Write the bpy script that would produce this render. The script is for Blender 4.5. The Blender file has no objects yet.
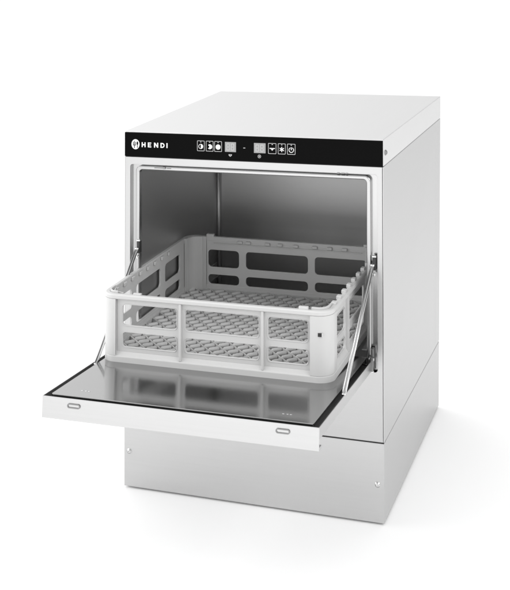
import bpy, bmesh, math, random
from mathutils import Vector, Matrix
from mathutils.geometry import delaunay_2d_cdt
random.seed(4)
S = bpy.context.scene
C = S.collection

# ------------------------------------------------------------------ camera
YAW, PITCH, ROLL = 0.2899, 0.0271, -0.0018
cam_d = bpy.data.cameras.new('camera'); cam = bpy.data.objects.new('camera', cam_d); C.objects.link(cam)
def cam_axes():
    cy, sy, cp, sp = math.cos(YAW), math.sin(YAW), math.cos(PITCH), math.sin(PITCH)
    cr, sr = math.cos(ROLL), math.sin(ROLL)
    f = Vector((-sy*cp, cy*cp, sp)); r = Vector((cy, sy, 0)); u = r.cross(f)
    return cr*r + sr*u, -sr*r + cr*u, f
r_, u_, f_ = cam_axes()
cam.matrix_world = Matrix(((r_.x, u_.x, -f_.x, 1.1149), (r_.y, u_.y, -f_.y, -2.3546), (r_.z, u_.z, -f_.z, 1.2223), (0, 0, 0, 1)))
cam_d.sensor_fit = 'HORIZONTAL'; cam_d.sensor_width = 36
cam_d.lens = 1188.9674/510*36
cam_d.shift_x = (255-307.9486)/510
cam_d.shift_y = (-117.3318-295)/510
cam_d.clip_start = 0.05; cam_d.clip_end = 300
S.camera = cam

# ------------------------------------------------------------------ studio light
WORLD_L = dict(right=.25, left=2.5, back=.85, front=.64, top=1.12)
w = bpy.data.worlds.new('World'); S.world = w; w.use_nodes = True
bg = w.node_tree.nodes['Background']
bg.inputs['Color'].default_value = (1, 1, 1, 1)
nt = w.node_tree                      # white studio whose five sides are lit to different strengths
tc = nt.nodes.new('ShaderNodeTexCoord'); sx = nt.nodes.new('ShaderNodeSeparateXYZ'); nt.links.new(tc.outputs['Generated'], sx.inputs[0])
def op(kind, a, b):
    n_ = nt.nodes.new('ShaderNodeMath'); n_.operation = kind
    for i, q in enumerate((a, b)):
        if isinstance(q, (int, float)): n_.inputs[i].default_value = q
        else: nt.links.new(q, n_.inputs[i])
    return n_.outputs[0]
acc = None
for axis, sign, k in (('X', 1, 'right'), ('X', -1, 'left'), ('Y', 1, 'back'), ('Y', -1, 'front'), ('Z', 1, 'top')):
    c_ = op('MAXIMUM', op('MULTIPLY', sx.outputs[axis], sign), 0.0)
    t_ = op('MULTIPLY', op('MULTIPLY', c_, c_), WORLD_L[k])
    acc = t_ if acc is None else op('ADD', acc, t_)
nt.links.new(acc, bg.inputs['Strength'])
def area(name, loc, target, sx, sy, power, col=(1, 1, 1)):
    d = bpy.data.lights.new(name, 'AREA'); d.shape = 'RECTANGLE'; d.size = sx; d.size_y = sy; d.energy = power; d.color = col
    o = bpy.data.objects.new(name, d); C.objects.link(o); o.location = loc
    o.rotation_euler = (Vector(target)-Vector(loc)).to_track_quat('-Z', 'Y').to_euler()
    return o
LAMPS = [('fill_low', (0.0, -2.9, 0.55), (0.3, 0, 0.0), 2.6, .7, 5),  # low front fill, added to brighten the floor before the base
 ('fill_floor', (0.28, -2.0, 0.22), (0.28, 0, 0.05), 2.4, .36, 2.7),  # added strip fill near the ground, lightens the floor beneath the door
 ('softbox_left', (-2.6, -1.0, 1.6), (0.28, 0, 0.3), 1.8, 1.8, 32),
 ('softbox_right', (2.8, -1.2, 2.0), (0.28, 0, 0.3), 1.8, 1.8, 45)]
for a_ in LAMPS:
    if a_[5] > 0: area(*a_)
S.view_settings.view_transform = 'Standard'; S.view_settings.look = 'None'
S.view_settings.exposure = 0; S.view_settings.gamma = 1

# ------------------------------------------------------------------ materials
def mat(name, col, metal=0, rough=.5, noise=0, nscale=(1, 1, 1), bump=0, rvar=0, spec=.5, coat=0):
    m = bpy.data.materials.new(name); m.use_nodes = True
    nt = m.node_tree; b = nt.nodes['Principled BSDF']
    if isinstance(col, (int, float)): col = (col, col, col)
    b.inputs['Base Color'].default_value = (*col, 1); b.inputs['Metallic'].default_value = metal
    b.inputs['Roughness'].default_value = rough; b.inputs['Specular IOR Level'].default_value = spec
    b.inputs['Coat Weight'].default_value = coat
    if noise or bump or rvar:
        tc = nt.nodes.new('ShaderNodeTexCoord'); mp = nt.nodes.new('ShaderNodeMapping')
        mp.inputs['Scale'].default_value = nscale
        nz = nt.nodes.new('ShaderNodeTexNoise'); nz.inputs['Scale'].default_value = 1; nz.inputs['Detail'].default_value = 5
        nt.links.new(tc.outputs['Object'], mp.inputs['Vector']); nt.links.new(mp.outputs['Vector'], nz.inputs['Vector'])
        if noise:
            mx = nt.nodes.new('ShaderNodeMixRGB'); mx.inputs['Color1'].default_value = (*[c*(1-noise) for c in col], 1)
            mx.inputs['Color2'].default_value = (*[min(1, c*(1+noise)) for c in col], 1)
            nt.links.new(nz.outputs['Fac'], mx.inputs['Fac']); nt.links.new(mx.outputs['Color'], b.inputs['Base Color'])
        if rvar:
            mr = nt.nodes.new('ShaderNodeMapRange'); mr.inputs['To Min'].default_value = rough-rvar; mr.inputs['To Max'].default_value = rough+rvar
            nt.links.new(nz.outputs['Fac'], mr.inputs['Value']); nt.links.new(mr.outputs['Result'], b.inputs['Roughness'])
        if bump:
            bp = nt.nodes.new('ShaderNodeBump'); bp.inputs['Strength'].default_value = bump; bp.inputs['Distance'].default_value = .001
            nt.links.new(nz.outputs['Fac'], bp.inputs['Height']); nt.links.new(bp.outputs['Normal'], b.inputs['Normal'])
    return m
M = dict(
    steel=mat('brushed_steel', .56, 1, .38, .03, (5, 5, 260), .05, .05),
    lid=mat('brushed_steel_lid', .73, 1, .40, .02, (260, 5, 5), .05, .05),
    frame=mat('brushed_steel_frame', .52, 1, .38, .03, (8, 8, 420), .03, .03),
    door=mat('satin_steel', .53, 1, .34, .035, (6, 420, 420), .02, .03),
    rim=mat('rolled_steel', .42, 1, .20, .01, (30, 30, 30)),
    plate=mat('polished_steel', .37, 1, .13, .02, (5, 260, 5), .008, .02),
    chamber=mat('chamber_steel', .52, 1, .42, .03, (6, 6, 300), .02, .04),
    dark=mat('seam_black', .02, 0, .6),
    gasket=mat('rubber_gasket', .025, 0, .45),
    black=mat('gloss_black_film', .003, 0, .2, spec=.03),
    white=mat('white_print', .78, 0, .5),
    grey=mat('display_grey', .30, 0, .4),
    seg=mat('display_segment', .45, 0, .4),
    printgrey=mat('grey_print', .45, 0, .5),
    plastic=mat('grey_polypropylene', (.57, .57, .567), 0, .42, .02, (40, 40, 40), .05, .04),
    zinc=mat('zinc_plated', .65, 1, .25),
    hinge=mat('hinge_steel', .25, 1, .35),
    floor=mat('white_studio_floor', .96, 0, .9, .004, (3, 3, 3), spec=0),
)

# ------------------------------------------------------------------ mesh helpers
W, D, H = .57, .60, .7632
def warp(p):                       # the slightly out-of-square cabinet
    x, y, z = p
    return Vector((x+.0618*(x-.285)*max(y, 0)*z, y, z+.0249*(x-.285)*z))
class MB:
    def __init__(s): s.v = []; s.f = []; s.m = []; s.mi = 0; s.sm = []
    def add(s, vs, fs, smooth=False):
        n = len(s.v); s.v += [tuple(v) for v in vs]
        for f in fs: s.f.append([i+n for i in f]); s.m.append(s.mi); s.sm.append(smooth)
        return s
    def box(s, x0, x1, y0, y1, z0, z1, T=None):
        vs = [(x, y, z) for x in (x0, x1) for y in (y0, y1) for z in (z0, z1)]
        if T: vs = [T(*v) for v in vs]
        return s.add(vs, [(0, 1, 3, 2), (4, 6, 7, 5), (0, 4, 5, 1), (2, 3, 7, 6), (0, 2, 6, 4), (1, 5, 7, 3)])
    def plate(s, outer, holes, T, d0, d1):
        """polygon with holes, extruded from depth d0 to d1; T(a,b,d)->xyz"""
        pts = [Vector(p) for p in outer]; loops = [list(range(len(outer)))]
        for h in holes:
            n = len(pts); pts += [Vector(p) for p in h]; loops.append(list(range(n, n+len(h))))
        edges = [(l[i], l[(i+1) % len(l)]) for l in loops for i in range(len(l))]
        r = delaunay_2d_cdt(pts, edges, [], 0, 1e-7)
        vo, fo = r[0], r[2]
        def inside(p, poly):
            c = False; n = len(poly)
            for i in range(n):
                a, b = poly[i], poly[(i+1) % n]
                if (a[1] > p[1]) != (b[1] > p[1]) and p[0] < (b[0]-a[0])*(p[1]-a[1])/(b[1]-a[1])+a[0]: c = not c
            return c
        tri = []
        for f in fo:
            c = [sum(vo[i][k] for i in f)/len(f) for k in (0, 1)]
            if inside(c, outer) and not any(inside(c, h) for h in holes): tri.append(list(f))
        n = len(vo)
        vs = [T(v[0], v[1], d0) for v in vo]+[T(v[0], v[1], d1) for v in vo]
        fs = [t[::-1] for t in tri]+[[i+n for i in t] for t in tri]
        cnt = {}
        for t in tri:
            for i in range(len(t)): cnt[(t[i], t[(i+1) % len(t)])] = 1
        for (a, b) in cnt:
            if (b, a) not in cnt: fs.append([a, b, b+n, a+n])
        return s.add(vs, fs)
    def tube(s, pts, r, n=12, caps=True, smooth=True, ry=None):
        pts = [Vector(p) for p in pts]; ring = []; vs = []
        for i, p in enumerate(pts):
            d = (pts[min(i+1, len(pts)-1)]-pts[max(i-1, 0)]).normalized()
            up = Vector((0, 0, 1)) if abs(d.z) < .95 else Vector((0, 1, 0))
            a = d.cross(up).normalized(); b = a.cross(d)
            for k in range(n):
                t = 2*math.pi*k/n; vs.append(p+a*math.cos(t)*r+b*math.sin(t)*(ry or r))
        fs = [[i*n+k, i*n+(k+1) % n, (i+1)*n+(k+1) % n, (i+1)*n+k] for i in range(len(pts)-1) for k in range(n)]
        if caps: fs += [list(range(n))[::-1], [(len(pts)-1)*n+k for k in range(n)]]
        return s.add(vs, fs, smooth)
    def lathe(s, prof, T, n=20, smooth=True):
        vs = []; m = len(prof)
        for k in range(n):
            t = 2*math.pi*k/n
            for r, h in prof: vs.append(T(r*math.cos(t), r*math.sin(t), h))
        fs = [[k*m+i, ((k+1) % n)*m+i, ((k+1) % n)*m+i+1, k*m+i+1] for k in range(n) for i in range(m-1)]
        return s.add(vs, fs, smooth)
    def sweep(s, prof, path, closed):
        """prof: closed list of (inward offset, z); path: list of ((x,y),(nx,ny)) with inward normals"""
        m = len(prof); vs = []
        for (px, py), (nx, ny) in path:
            for o, z in prof: vs.append((px+nx*o, py+ny*o, z))
        k = len(path); fs = []
        for i in range(k if closed else k-1):
            j = (i+1) % k
            for a in range(m):
                b = (a+1) % m; fs.append([i*m+a, j*m+a, j*m+b, i*m+b])
        if not closed: fs += [list(range(m))[::-1], [(k-1)*m+a for a in range(m)]]
        return s.add(vs, fs)
    def build(s, name, mats, parent=None, bevel=0, seg=2, smooth_angle=None, **props):
        if not isinstance(mats, (list, tuple)): mats = [mats]
        vs = [warp(v) for v in s.v]
        lo = Vector([min(v[i] for v in vs) for i in range(3)]); hi = Vector([max(v[i] for v in vs) for i in range(3)])
        org = Vector(((lo.x+hi.x)/2, (lo.y+hi.y)/2, lo.z))
        me = bpy.data.meshes.new(name); me.from_pydata([v-org for v in vs], [], s.f)
        for m in mats: me.materials.append(m)
        for p, mi, sm in zip(me.polygons, s.m, s.sm): p.material_index = mi; p.use_smooth = sm
        bm = bmesh.new(); bm.from_mesh(me); bmesh.ops.recalc_face_normals(bm, faces=bm.faces); bm.to_mesh(me); bm.free()
        o = bpy.data.objects.new(name, me); C.objects.link(o)
        if parent: 
            o.parent = parent; o.location = org-wloc[parent.name]
        else: o.location = org
        wloc[o.name] = org
        if bevel:
            b = o.modifiers.new('bevel', 'BEVEL'); b.width = bevel; b.segments = seg; b.limit_method = 'ANGLE'; b.angle_limit = math.radians(40)
            b.harden_normals = False
        for k, v in props.items(): o[k] = v
        return o
wloc = {}
def empty(name, loc, **props):
    o = bpy.data.objects.new(name, None); C.objects.link(o); o.location = loc; o.empty_display_size = .1
    wloc[o.name] = Vector(loc)
    for k, v in props.items(): o[k] = v
    return o
def rrect(x0, x1, y0, y1, r, n=6):
    p = []
    for cx, cy, a in ((x1-r, y0+r, -90), (x1-r, y1-r, 0), (x0+r, y1-r, 90), (x0+r, y0+r, 180)):
        for k in range(n+1):
            t = math.radians(a+90*k/n); p.append((cx+r*math.cos(t), cy+r*math.sin(t)))
    return p
def rect(x0, x1, y0, y1): return [(x0, y0), (x1, y0), (x1, y1), (x0, y1)]
def circ(cx, cy, r, n=32, ry=None, a0=0, a1=360):
    full = abs(a1-a0) >= 360
    return [(cx+r*math.cos(math.radians(a0+(a1-a0)*k/(n if full else n-1))), cy+(ry or r)*math.sin(math.radians(a0+(a1-a0)*k/(n if full else n-1)))) for k in range(n)]
FR = lambda a, b, d: (a, d, b)                       # facing front: d = y
SD = lambda a, b, d: (d, a, b)                       # facing side:  d = x

# ------------------------------------------------------------------ floor
n = MB(); n.add([(-60, -30, 0), (60, -30, 0), (60, 120, 0), (-60, 120, 0)], [(0, 1, 2, 3)])
me = bpy.data.meshes.new('floor'); me.from_pydata(n.v, [], n.f); me.materials.append(M['floor'])
fl = bpy.data.objects.new('floor', me); C.objects.link(fl); fl['kind'] = 'structure'; fl.location.z = -.0

# ------------------------------------------------------------------ dishwasher
ROOT = empty('dishwasher', (.285, .30, 0), label='stainless steel undercounter dishwasher with open drop-down door and black control strip, on white floor', category='dishwasher')

ZL, ZB = .7090, .1618
# base plinth
b = MB(); b.box(.0, W, 0, D, .004, ZB-.0012)
base = b.build('base_panel', M['steel'], ROOT, bevel=.0012)
for x in (.05, .52):
    for y in (.05, .55):
        b = MB(); b.lathe([(0, 0), (.014, 0), (.014, .006), (0, .006)], lambda a, c, h, x=x, y=y: (x+a, y+c, h), smooth=False)
        b.build('foot', M['gasket'], ROOT)
def screw(x, z, parent, y=0, side=None, r=.0042):
    b = MB()
    T = (lambda a, c, h: (x+a, y-h, z+c)) if side is None else (lambda a, c, h: (side+h, x+a, z+c))
    b.lathe([(r*1.35, 0), (r*1.3, .0008), (r, .001), (r*.9, .0026), (r*.55, .0034), (r*.42, .0034), (r*.40, .0016), (0, .0016)], T, 20)
    b.build('screw', M['zinc'] if side is None else M['hinge'], parent)
screw(.0121, .0788, base); screw(.5561, .0793, base)
# dark core closing all the seams from behind
b = MB(); b.box(.001, W-.004, .002, .02, ZB-.006, ZB+.006); b.box(.001, W-.004, .002, .008, ZL-.004, ZL+.004)
b.box(W-.004, W-.0022, .010, .595, ZB+.006, ZL-.004)
b.build('seam_filler', M['dark'], ROOT)
b = MB(); b.box(.002, W-.0009, .0201, .598, ZB-.004, ZB+.004); b.build('side_seam_filler', M['hinge'], ROOT)
b = MB(); b.box(.002, W-.0006, .0101, .598, ZL-.004, ZL+.004); b.build('side_seam_filler', M['hinge'], ROOT)
# body: front frame, sides, back
OB = .300
b = MB()
b.plate(rect(.0012, W-.0024, ZB+.0012, ZL-.0010), [rrect(.0129, .557, OB, .6925, .006)], FR, 0, .0015)
b.box(.0012, .0129, .0015, .010, OB, .6925); b.box(.557, W-.0024, .0015, .010, OB, .6925)
frame = b.build('front_frame', M['frame'], ROOT, bevel=.0005)
b = MB(); b.plate(rrect(.0129, .557, OB, .6925, .004), [rect(.030, .540, OB+.01, .686)], FR, .009, .0105)
b.build('door_recess', M['rim'], frame)
b = MB()
x0, x1, zt = .0263, .5437, .6900
b.plate(rrect(x0, x1, OB+.004, zt, .012, 8), [rrect(x0+.0088, x1-.0088, OB+.012, zt-.0082, .007, 8)], FR, -.0015, .012)
b.build('opening_rim', M['rim'], ROOT, bevel=.0022, seg=3)
b = MB(); b.box(0, .0012, 0, .6, ZB+.0012, ZL-.0006)
b.build('side_panel', M['steel'], ROOT)
b = MB(); b.box(W-.0015, W, 0, .5485, ZB+.0012, ZL-.0006)
side = b.build('side_panel', M['steel'], ROOT, bevel=.0004)
b = MB(); b.box(W-.0015, W, .5495, .6, ZB+.0012, ZL-.0006); b.box(.0015, W-.0016, .5985, .6, ZB+.0012, ZL-.0006)
b.build('rear_panel', M['steel'], ROOT, bevel=.0004)
# lid
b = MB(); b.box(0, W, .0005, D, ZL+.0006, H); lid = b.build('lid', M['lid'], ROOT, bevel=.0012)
screw(.0194, .7341, lid, side=W, r=.0044)
# chamber liner
cx0, cx1, cy1, cz0, cz1 = .0320, .5380, .4850, .190, .6840
b = MB(); t = .0015
b.box(cx0-t, cx0, .0125, cy1, cz0, cz1); b.box(cx1, cx1+t, .0125, cy1, cz0, cz1)
b.box(cx0-t, cx1+t, cy1, cy1+t, cz0, cz1); b.box(cx0-t, cx1+t, .0125, cy1+t, cz1, cz1+t); b.box(cx0-t, cx1+t, .0125, cy1+t, cz0-t, cz0)
ch = b.build('wash_chamber', M['chamber'], ROOT)
for xx in (cx0+.004, cx1-.004):  # added steel rods standing in for the reflection along the corner folds
    b = MB(); b.tube([(xx, cy1-.004, cz0), (xx, cy1-.004, cz1)], .0055, 12)
    b.build('corner_glint', M['steel'], ch)
for xx, sgn in ((cx0, 1), (cx1, -1)):                  # ledges that carry the rack
    b = MB(); xa, xb = sorted((xx, xx+sgn*.022))
    b.box(xa, xb, .03, .47, .3285, .3325); xa, xb = sorted((xx+sgn*.0001, xx+sgn*.003)); b.box(xa, xb, .03, .47, .3325, .352)
    b.build('rack_rail', M['chamber'], ch, bevel=.0006)

# control strip
b = MB(); b.box(.0005, W-.0005, -.0015, .0004, ZL+.0006, H-.0022)
cp = b.build('control_panel', M['black'], ROOT, bevel=.0004)
Y0, Y1 = -.0016, -.0019
def seg8(b, x0, x1, z0, z1, t):
    zm = (z0+z1)/2; g = t*.25
    for a in (rect(x0+t, x1-t, z1-t, z1), rect(x0+t, x1-t, z0, z0+t), rect(x0+t, x1-t, zm-t/2, zm+t/2),
              rect(x0, x0+t, zm+g, z1-g), rect(x0, x0+t, z0+g, zm-g), rect(x1-t, x1, zm+g, z1-g), rect(x1-t, x1, z0+g, zm-g)):
        b.plate(a, [], FR, -.0021, -.0020)
zc = .7374
for dx0_, dx1_ in ((.2303, .2549), (.2947, .3202)):
    b = MB(); b.plate(rect(dx0_, dx1_, .7272, .7478), [], FR, Y0, Y1); b.mi = 1
    wd = (dx1_-dx0_)
    for k in (0, 1):
        sx = dx0_+wd*(.14+.40*k); seg8(b, sx, sx+wd*.30, .7302, .7448, .0016)
    b.build('display', [M['grey'], M['seg']], cp)
def button(x0, x1, icon):
    b = MB(); z0, z1 = .7266, .7486; xm = (x0+x1)/2
    b.plate(rrect(x0+.0004, x1-.0004, z0, z1, .0016, 4), [rrect(x0+.0014, x1-.0014, z0+.0010, z1-.0010, .0010, 4)], FR, Y0, Y1)
    b.mi = 1
    z = zc-.001; r = .0052
    if icon == 'half':
        b.plate(circ(xm, z, r, 28), [circ(xm, z, r*.80, 28)], FR, Y0, Y1)
        b.plate([(xm, z-r*.79)]+circ(xm, z, r*.79, 14, a0=-88, a1=88)+[(xm, z+r*.79)], [], FR, Y0, Y1)
    elif icon == 'most':
        a = circ(xm+.0005, z, r, 26, a0=-140, a1=140); b.plate(a+[(xm-.0008, z+.0012), (xm-.0008, z-.0012)], [], FR, Y0, Y1)
    elif icon == 'full': b.plate(circ(xm, z, r*1.05, 30), [], FR, Y0, Y1)
    elif icon == 'drain':
        b.plate(rect(xm-.0058, xm+.0058, z+.0006, z+.0022), [], FR, Y0, Y1); b.plate([(xm-.003, z), (xm, z-.0032), (xm+.003, z)], [], FR, Y0, Y1)
    elif icon == 'star':
        for k in range(3):
            t = math.radians(30+60*k); dx, dz = math.cos(t), math.sin(t); h = .0008; L = .0052; e = .00004*k
            b.plate([(xm-dx*L-dz*h, z-dz*L+dx*h), (xm-dx*L+dz*h, z-dz*L-dx*h), (xm+dx*L+dz*h, z+dz*L-dx*h), (xm+dx*L-dz*h, z+dz*L+dx*h)], [], FR, Y0-e, Y1-e)
    elif icon == 'power':
        o = circ(xm, z-.0004, .0056, 28, a0=118, a1=422); i = circ(xm, z-.0004, .0043, 28, a0=118, a1=422)
        b.plate(o+i[::-1], [], FR, Y0, Y1); b.plate(rect(xm-.0008, xm+.0008, z-.0008, z+.0052), [], FR, Y0, Y1)
    b.plate(rect(xm-.001, xm+.001, z1-.0034, z1-.0022), [], FR, Y0, Y1)
    b.build('button', [M['printgrey'], M['white']], cp)
for a in ((.1673, .1849, 'half'), (.1872, .2048, 'most'), (.2062, .2238, 'full'), (.3254, .3440, 'drain'), (.3468, .3642, 'star'), (.3668, .3854, 'power')): button(*a)
b = MB(); b.plate(rect(.2712, .2755, .7358, .7372), [], FR, Y0, Y1); b.build('dash_mark', M['printgrey'], cp)
b = MB(); b.plate(circ(.3066, .7203, .0036, 20), [circ(.3066, .7203, .0027, 20)], FR, Y0, Y1); b.plate(circ(.3066, .7203, .0014, 12), [], FR, Y0, Y1); b.build('indicator_symbol', M['printgrey'], cp)
b = MB(); b.plate([(.2385, .7222), (.2459, .7222), (.2455, .7198), (.2422, .7172), (.2389, .7198)], [circ(.2422, .7205, .0011, 10)], FR, Y0, Y1)
b.build('indicator_symbol', M['printgrey'], cp)
# maker's mark and word in heavy wide-set capitals
b = MB(); lx, lz = .0258, .7358
b.plate(circ(lx, lz, .0093, 40, ry=.0108), [], FR, Y0, Y1); b.mi = 1
for k, (dx, z0, z1, h) in enumerate(((-.0050, -.0012, .0050, .0007), (-.0024, -.0012, .0072, .0007), (.0002, -.0012, .0050, .0007))):
    b.plate(rect(lx+dx-h, lx+dx+h, lz+z0, lz+z1), [], FR, -.00195, -.00205)
b.plate(rect(lx-.0057, lx+.0009, lz-.0026, lz-.00121), [], FR, -.00195, -.00205)
b.plate(rect(lx-.0032, lx-.0016, lz-.0080, lz-.00261), [], FR, -.00195, -.00205)
b.plate(circ(lx+.0045, lz+.0022, .0019, 20, ry=.0040), [], FR, -.00195, -.00205)
b.plate(rect(lx+.0038, lx+.0052, lz-.0076, lz-.0019), [], FR, -.00195, -.00205)
b.build('maker_emblem', [M['white'], M['black']], cp)
b = MB(); z0, z1 = .7302, .7406; t = .0026; cw = .0092; x = .0402; pitch = .01435; wp = lambda p: b.plate(p, [], FR, Y0, Y1); zm = (z0+z1)/2
wp([(x, z0), (x+t, z0), (x+t, zm-t/2), (x+cw-t, zm-t/2), (x+cw-t, z0), (x+cw, z0), (x+cw, z1), (x+cw-t, z1), (x+cw-t, zm+t/2), (x+t, zm+t/2), (x+t, z1), (x, z1)])
x += pitch
e = .0080
wp([(x, z0), (x+e, z0), (x+e, z0+t*.85), (x+t, z0+t*.85), (x+t, zm-t*.42), (x+e*.9, zm-t*.42), (x+e*.9, zm+t*.42), (x+t, zm+t*.42), (x+t, z1-t*.85), (x+e, z1-t*.85), (x+e, z1), (x, z1)])
x += pitch
cw = .0098
wp([(x, z0), (x+t, z0), (x+t, z1-.0042), (x+cw-t, z0), (x+cw, z0), (x+cw, z1), (x+cw-t, z1), (x+cw-t, z0+.0042), (x+t, z1), (x, z1)])
x += pitch+.0006
outer = [(x, z0), (x+.0042, z0)]+circ(x+.0042, zm, .0052, 14, a0=-88, a1=88)+[(x+.0042, z1), (x, z1)]
inner = [(x+t, z0+t*.85), (x+.0042, z0+t*.85)]+circ(x+.0042, zm, .0052-t*.9, 12, a0=-80, a1=80)+[(x+.0042, z1-t*.85), (x+t, z1-t*.85)]
b.plate(outer, [inner], FR, Y0, Y1)
x += pitch-.0006
wp(rect(x, x+t, z0, z1))
b.build('maker_lettering', M['white'], cp)

# catches in the header, hinge brackets, pull-out slots of the stays
b = MB()
for xa, xb in ((.4735, .4790), (.4820, .4895), (.4915, .4960)): b.box(xa, xb, -.0020, .0008, .6922, .6936)
b.build('door_catch', M['hinge'], ROOT)
b = MB(); b.box(.070, .088, -.0030, .002, .6862, .6876); b.box(.090, .0955, -.0042, .002, .6856, .6900); b.box(.098, .108, -.0030, .002, .6862, .6872)
b.build('door_catch', M['hinge'], ROOT)
for sgn, xc in ((-1, .0330), (1, .5510)):
    b = MB()
    b.box(xc-.0032, xc+.0032, -.0034, .008, .503, .528)
    b.mi = 1
    b.box(xc-.0042, xc+.0042, -.0036, .002, .5285, .5320); b.lathe([(0, 0), (.0035, 0), (.0035, .003), (0, .003)], lambda a, c, h: (xc+a, -.0040-h, .4955+c), 14)
    b.build('stay_guide', [M['gasket'], M['zinc']], ROOT, bevel=.0005)
    b = MB()
    xh = .0235 if sgn < 0 else .5455
    b.box(xh-.0012, xh+.0040, -.0060, .006, .3035, .3480)
    b.box(xh-.0030, xh+.0050, -.0095, -.0012, .3225, .3320)
    b.mi = 1
    b.tube([(xh-.0055, -.005, .3272), (xh+.0060, -.005, .3272)], .0034, 14)
    b.tube([(xh+.0012, -.003, .3005), (xh+.0012, -.003, .3035)], .0036, 14)
    b.build('hinge', [M['hinge'], M['zinc']], ROOT, bevel=.0008)

# ------------------------------------------------------------------ drop-down door (tilted about its hinge)
TH = math.atan2(.0234, .3945); LD = .3952; ct, st = math.cos(TH), math.sin(TH)
def DT(x, s, h): return (x, .01-s*ct+h*st, .3227+s*st+h*ct)
DPl = lambda a, s, h: DT(a, s, h)
dx0, dx1 = .0181, .5458
b = MB(); t = .0016
b.box(dx0, dx1, LD-t, LD, -.039, 0, DT)                                   # front flange
b.box(dx0, dx1, LD-.017, LD-t, -.039, -.0335, DT)                         # its returned hem
b.box(dx0, dx0+t, .012, LD-t, -.020, 0, DT); b.box(dx1-t, dx1, .012, LD-t, -.020, 0, DT)
b.box(dx0+t, dx1-t, .012, LD-t, -.020, -.0185, DT)
door = b.build('door', M['door'], ROOT, bevel=.0006)
b = MB(); b.box(dx0+t, dx1-t, .014, LD-t-.0002, -.0184, -.0105, DT)
b.build('door_gasket', M['gasket'], door)
b = MB()
px0, px1, ps = .0330, .5335, .3885
b.plate(rrect(px0, px1, .004, ps, .0025, 3), [], DPl, -.0104, .0030)
b.build('inner_plate', M['plate'], door, bevel=.0016, seg=3)
for xc in (.0824, .4807):
    b = MB(); T = lambda a, h, d, xc=xc: DT(xc+a, LD+d, h-.0125)
    b.plate(rrect(-.0130, .0130, -.0042, .0042, .0041, 8), [rrect(-.0108, .0108, -.0022, .0022, .0021, 8)], T, .0001, .0016)
    b.mi = 1; b.plate(rrect(-.0107, .0107, -.0021, .0021, .0020, 8), [], T, .0001, .0005)
    b.build('slotted_grommet', [M['hinge'], M['door']], door, bevel=.0003)
for xc in (.086, .4754):  # small domes standing in for reflected spots on the polished plate
    b = MB()
    for dx in (-.006, .002, .008): b.lathe([(.0022, 0), (.0018, .0006), (0, .0009)], lambda a, c, h, dx=dx: DT(xc+dx+a, .358+c*.7, .0030+h*.6), 12)
    b.build('plate_glint', M['zinc'], door)

# stays between the cabinet and the door
for xt, xb in ((.0310, .0262), (.5480, .5430)):
    top = Vector((xt, -.005, .513)); bot = Vector(DT(xb, .222, .001)); d = (bot-top)
    if xt < .2: bot = Vector((xb, -.187, .3330)); d = bot-top
    b = MB(); r = .0016
    for off in (-.0027, .0027):
        b.tube([top+Vector((off, 0, 0)), bot+Vector((off, 0, 0))], r, 10)
    b.mi = 1; b.add([top+Vector((-.0022, .001, 0)), top+Vector((.0022, .001, 0)), bot+Vector((.0022, .001, 0)), bot+Vector((-.0022, .001, 0)),
                     top+Vector((-.0022, .002, 0)), top+Vector((.0022, .002, 0)), bot+Vector((.0022, .002, 0)), bot+Vector((-.0022, .002, 0))],
                    [(0, 1, 2, 3), (4, 7, 6, 5), (0, 4, 5, 1), (1, 5, 6, 2), (2, 6, 7, 3), (3, 7, 4, 0)])
    b.mi = 0; b.tube([bot+Vector((-.0035, 0, -.001)), bot+Vector((.0035, 0, -.001))], .0026, 14)
    b.tube([top+Vector((-.004, 0, 0)), top+Vector((.004, 0, 0))], .0028, 14)
    b.build('door_stay', [M['zinc'], M['rim']], ROOT)

# ------------------------------------------------------------------ glass rack
RK = empty('dish_rack', (.275, .055, .3335), label='light grey plastic dish rack with windowed sides, resting on the open steel door', category='dish rack')
bx0, bx1, by0, by1, R = .0295, .5085, -.1755, .2860, .030
zb0, zr = .3340, .4700
def rpath(r=R, n=16, which=None, ext=0):
    out = []
    for q, (cx, cy, a) in enumerate(((bx1-r, by0+r, -90), (bx1-r, by1-r, 0), (bx0+r, by1-r, 90), (bx0+r, by0+r, 180))):
        if which is not None and q != which: continue
        seg = []
        for k in range(n+1):
            t = math.radians(a+90*k/n); c_, s_ = math.cos(t), math.sin(t); seg.append(((cx+r*c_, cy+r*s_), (-c_, -s_)))
        if ext:
            ea, eb = ext
            (p, nn) = seg[0]; tdir = (-nn[1], nn[0]); seg.insert(0, ((p[0]+tdir[0]*ea, p[1]+tdir[1]*ea), nn))
            (p, nn) = seg[-1]; tdir = (nn[1], -nn[0]); seg.append(((p[0]+tdir[0]*eb, p[1]+tdir[1]*eb), nn))
        out += seg
    return out
P = M['plastic']
b = MB(); b.sweep([(0, zb0), (.016, zb0), (.016, zb0+.003), (.0105, zb0+.006), (.0105, .3575), (.0085, .3580), (.0030, .3500), (0, .3480)], rpath(), True)
b.build('base_skirt', P, RK, bevel=.0012)
b = MB(); b.sweep([(0, .4620), (.0015, .4605), (.0105, .4605), (.0105, zr-.001), (.0090, zr), (.0020, zr), (0, zr-.002)], rpath(), True)
b.build('top_rim', P, RK, bevel=.0006)
wo, wi = .0070, .0100                                     # wall plane, inward of the rim edge
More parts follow.
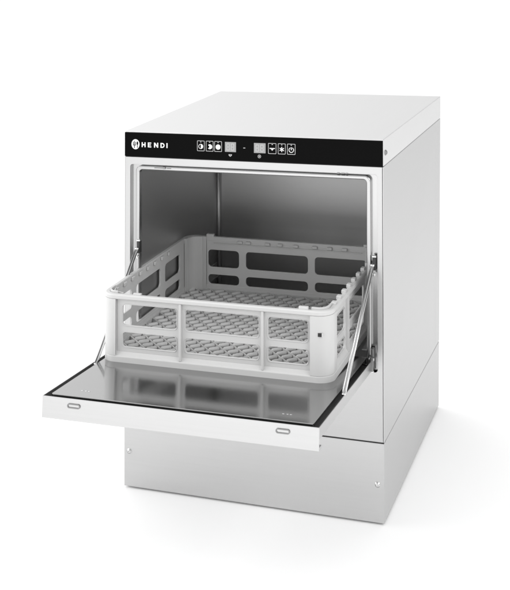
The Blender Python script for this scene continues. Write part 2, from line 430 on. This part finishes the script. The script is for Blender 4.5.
def wall(a0, a1, wins, T, d0, d1, ribs, r0, r1, frame_out):
    b = MB()
    b.plate(rect(a0, a1, .3560, .4606), wins, T, d0, d1)
    for w_ in wins:                                       # thin lip round each opening
        xs = [p[0] for p in w_]; zs = [p[1] for p in w_]; g = .0018; fr_ = .0062 if ribs == (.2010, .3715) else .0087
        b.plate(rrect(min(xs)-g, max(xs)+g, min(zs)-g, max(zs)+g, fr_+.002, 6), [rrect(min(xs)-.0003, max(xs)+.0003, min(zs)-.0003, max(zs)+.0003, fr_, 6)], T, d0 if frame_out < 0 else d1, (d0 if frame_out < 0 else d1)+frame_out)
    for rx in ribs:
        lo, hi = sorted((r0, r1)); b.plate(rect(rx-.0022, rx+.0022, .3500, .4606), [], T, lo, hi)
    return b.build('wall', P, RK, bevel=.0006)
def wins(spans, zu, zl, r=.0085): return [rrect(a, c, z0, z1, r, 6) for a, c in spans for z0, z1 in (zu, zl)]
xa, xb_ = .0635, .4670
wall(xa, xb_, wins(((.0765, .1915), (.2105, .3620), (.3815, .4610)), (.4090, .4495), (.3665, .3945), .0060), FR, by0+wo, by0+wi, (.2010, .3715), by0+.0006, by0+wo, -.0012)
wall(.0815, .4620, wins(((.0855, .1615), (.1785, .3280), (.3445, .4655)), (.3995, .4395), (.3600, .3820)), FR, by1-wi, by1-wo, (.1700, .3365), by1-.0006, by1-wo, .0012)
ya, yb = -.1310, .2410
sp = ((-.1245, -.0480), (-.0250, .1030), (.1290, .2160))
wall(ya, yb, wins(sp, (.4010, .4420), (.3620, .3850)), SD, bx0+wo, bx0+wi, (-.0365, .1160), bx0+.0006, bx0+wo, -.0012)
wall(ya, yb, wins(sp, (.4010, .4420), (.3620, .3850)), SD, bx1-wi, bx1-wo, (-.0365, .1160), bx1-.0006, bx1-wo, .0012)
for q in range(4):                                        # hollow rounded corner posts
    ex_, ey_ = ((.0115, .0145), (.0165, .0150), (.0220, .0150), (.0040, .0150))[q]; EXT = (ex_, ey_) if q in (0, 2) else (ey_, ex_); PH = .4740 if q in (0, 3) else .4702
    b = MB(); b.sweep([(.0002, .3490), (.0028, .3490), (.0028, .4606), (.0002, .4606)], rpath(which=q, ext=EXT), False)
    b.sweep([(.0106, .3450), (.0134, .3450), (.0134, PH), (.0106, PH)], rpath(which=q, ext=EXT), False)
    cx = bx1-R if q < 2 else bx0+R; cy = by1-R if q in (1, 2) else by0+R
    sx = 1 if q < 2 else -1; sy = 1 if q in (1, 2) else -1
    # chord wall that turns the post into a hollow tube
    pts = [];
    for k in range(9):
        t = k/8; a = (cx+sx*(R-.0134)-0, cy-sy*.014); c = (cx-sx*.014, cy+sy*(R-.0134)); bulge = .010*math.sin(math.pi*t)
        pts.append((a[0]*(1-t)+c[0]*t+sx*bulge*.7, a[1]*(1-t)+c[1]*t+sy*bulge*.7))
    L = [];
    for i, p in enumerate(pts):
        q0, q1 = pts[max(0, i-1)], pts[min(8, i+1)]; dx, dy = q1[0]-q0[0], q1[1]-q0[1]; l = math.hypot(dx, dy)
        nx, ny = -dy/l, dx/l
        if nx*sx+ny*sy > 0: nx, ny = -nx, -ny
        L.append((p, (nx, ny)))
    b.sweep([(0, .3450), (.0028, .3450), (.0028, .4705), (0, .4705)], L, False)
    # end ribs of the post
    for ex in (0, 1):
        if ex: T_ = (cx-sx*.005, by1 if sy > 0 else by0)
        if ex: b.box(*sorted((cx-sx*(ex_-.0028), cx-sx*ex_)), *sorted(((by1 if sy > 0 else by0)-sy*.0004, (by1 if sy > 0 else by0)-sy*wo)), .3500, .4606)
        else: b.box(*sorted(((bx1 if sx > 0 else bx0)-sx*.0004, (bx1 if sx > 0 else bx0)-sx*wo)), *sorted((cy-sy*(ey_-.0028), cy-sy*ey_)), .3500, .4606)
    post = b.build('corner_post', P, RK, bevel=.0005)
    if q == 0:
        b = MB(); b.box(.4830, .4900, by0-.0006, by0+.0015, .4235, .4300); b.mi = 1; b.box(.4905, .4935, by0-.0008, by0+.0015, .4235, .4300)
        b.build('coding_slot', [M['dark'], P], post)
# stacking teeth on the inner edge of the rim
def tooth(cx, cy, lx, ly, h=.0042):
    b = MB(); b.box(cx-lx/2, cx+lx/2, cy-ly/2, cy+ly/2, zr-.0025, zr+h); b.build('stacking_tooth', P, RK, bevel=.0012)
for k in range(8):
    y = -.124+k*.0385
    tooth(bx1-.0085, y, .0085, .013, .0050)
    b = MB(); b.box(bx0+.0106, bx0+.0150, y-.006, y+.006, zr-.0110, zr-.0035); b.build('stacking_tooth', P, RK, bevel=.0012)
for xx in (.165, .185, .232, .262, .300, .345, .380, .415):
    b = MB(); b.box(xx-.006, xx+.006, by1-.0150, by1-.0106, zr-.0120, zr-.0055); b.build('stacking_tooth', P, RK, bevel=.0012)
tooth(.090, by1-.0060, .0180, .0090, .0055); tooth(.470, by1-.0060, .0240, .0090, .0050)
b = MB(); b.box(.100, .455, by1-.0128, by1-.0106, zr-.0150, zr-.0132); b.build('rim_ledge', P, RK, bevel=.0005)
tooth(.452, by0+.0095, .0190, .0070, .0050); tooth(.107, by0+.0095, .0170, .0070, .0030)
# lattice bottom: diagonal ribs with short round cross bars
b = MB(); fx0, fx1, fy0, fy1 = bx0+.0115, bx1-.0115, by0+.0115, by1-.0115; zf = .3460
d1 = Vector((1, -1)).normalized(); d2 = Vector((1, 1)).normalized(); pr, pc = .0270, .0222
def clip(p, d):
    lo, hi = -9, 9
    for i, (a, c) in enumerate(((fx0, fx1), (fy0, fy1))):
        t0, t1 = sorted(((a-p[i])/d[i], (c-p[i])/d[i])); lo = max(lo, t0); hi = min(hi, t1)
    return lo, hi
ctr = Vector(((fx0+fx1)/2, (fy0+fy1)/2)); 
def okin(p, m=.004): return fx0+m < p.x < fx1-m and fy0+m < p.y < fy1-m
for i in range(-16, 17):
    p = ctr+d2*pr*i; lo, hi = clip(p, d1)
    if hi-lo > .02:
        a, c = p+d1*lo, p+d1*hi; h = d2*.0014
        vs = [(q.x, q.y, z) for q in (a-h, a+h, c+h, c-h) for z in (zf-.007, zf+.0030)]
        b.add(vs, [(0, 2, 3, 1), (2, 4, 5, 3), (4, 6, 7, 5), (6, 0, 1, 7), (1, 3, 5, 7), (0, 6, 4, 2)])
    for j in range(-30, 31):
        q = p+d2*pr/2+d1*(j+(.5 if i % 2 else 0))*pc
        if not okin(q, .006): continue
        hl = pr/2-.0046; e0, e1 = q-d2*hl, q+d2*hl
        prof = [(-hl-.0030, .0016), (-hl-.0020, .0036), (-hl+.0002, .0046), (hl-.0002, .0046), (hl+.0020, .0036), (hl+.0030, .0016)]
        vs = []; n8 = 8
        for s_, r_2 in prof:
            for k in range(n8):
                t = 2*math.pi*k/n8+.2; o = q+d2*s_+d1*math.cos(t)*r_2; vs.append((o.x, o.y, zf+math.sin(t)*r_2*1.1))
        fs = [[u*n8+k, u*n8+(k+1) % n8, (u+1)*n8+(k+1) % n8, (u+1)*n8+k] for u in range(5) for k in range(n8)]
        fs += [list(range(n8)), [5*n8+k for k in range(n8)]]
        b.add(vs, fs, True)
b.box(fx0-.0010, fx1+.0010, fy0-.0010, fy0+.003, zf-.006, zf+.003); b.box(fx0-.0010, fx1+.0010, fy1-.003, fy1+.0010, zf-.006, zf+.003)
b.box(fx0-.0010, fx0+.003, fy0+.0031, fy1-.0031, zf-.006, zf+.003); b.box(fx1-.003, fx1+.0010, fy0+.0031, fy1-.0031, zf-.006, zf+.003)
b.build('lattice_bottom', P, RK)

S.render.engine = 'CYCLES'
S.cycles.max_bounces = 12; S.cycles.diffuse_bounces = 6; S.cycles.glossy_bounces = 8
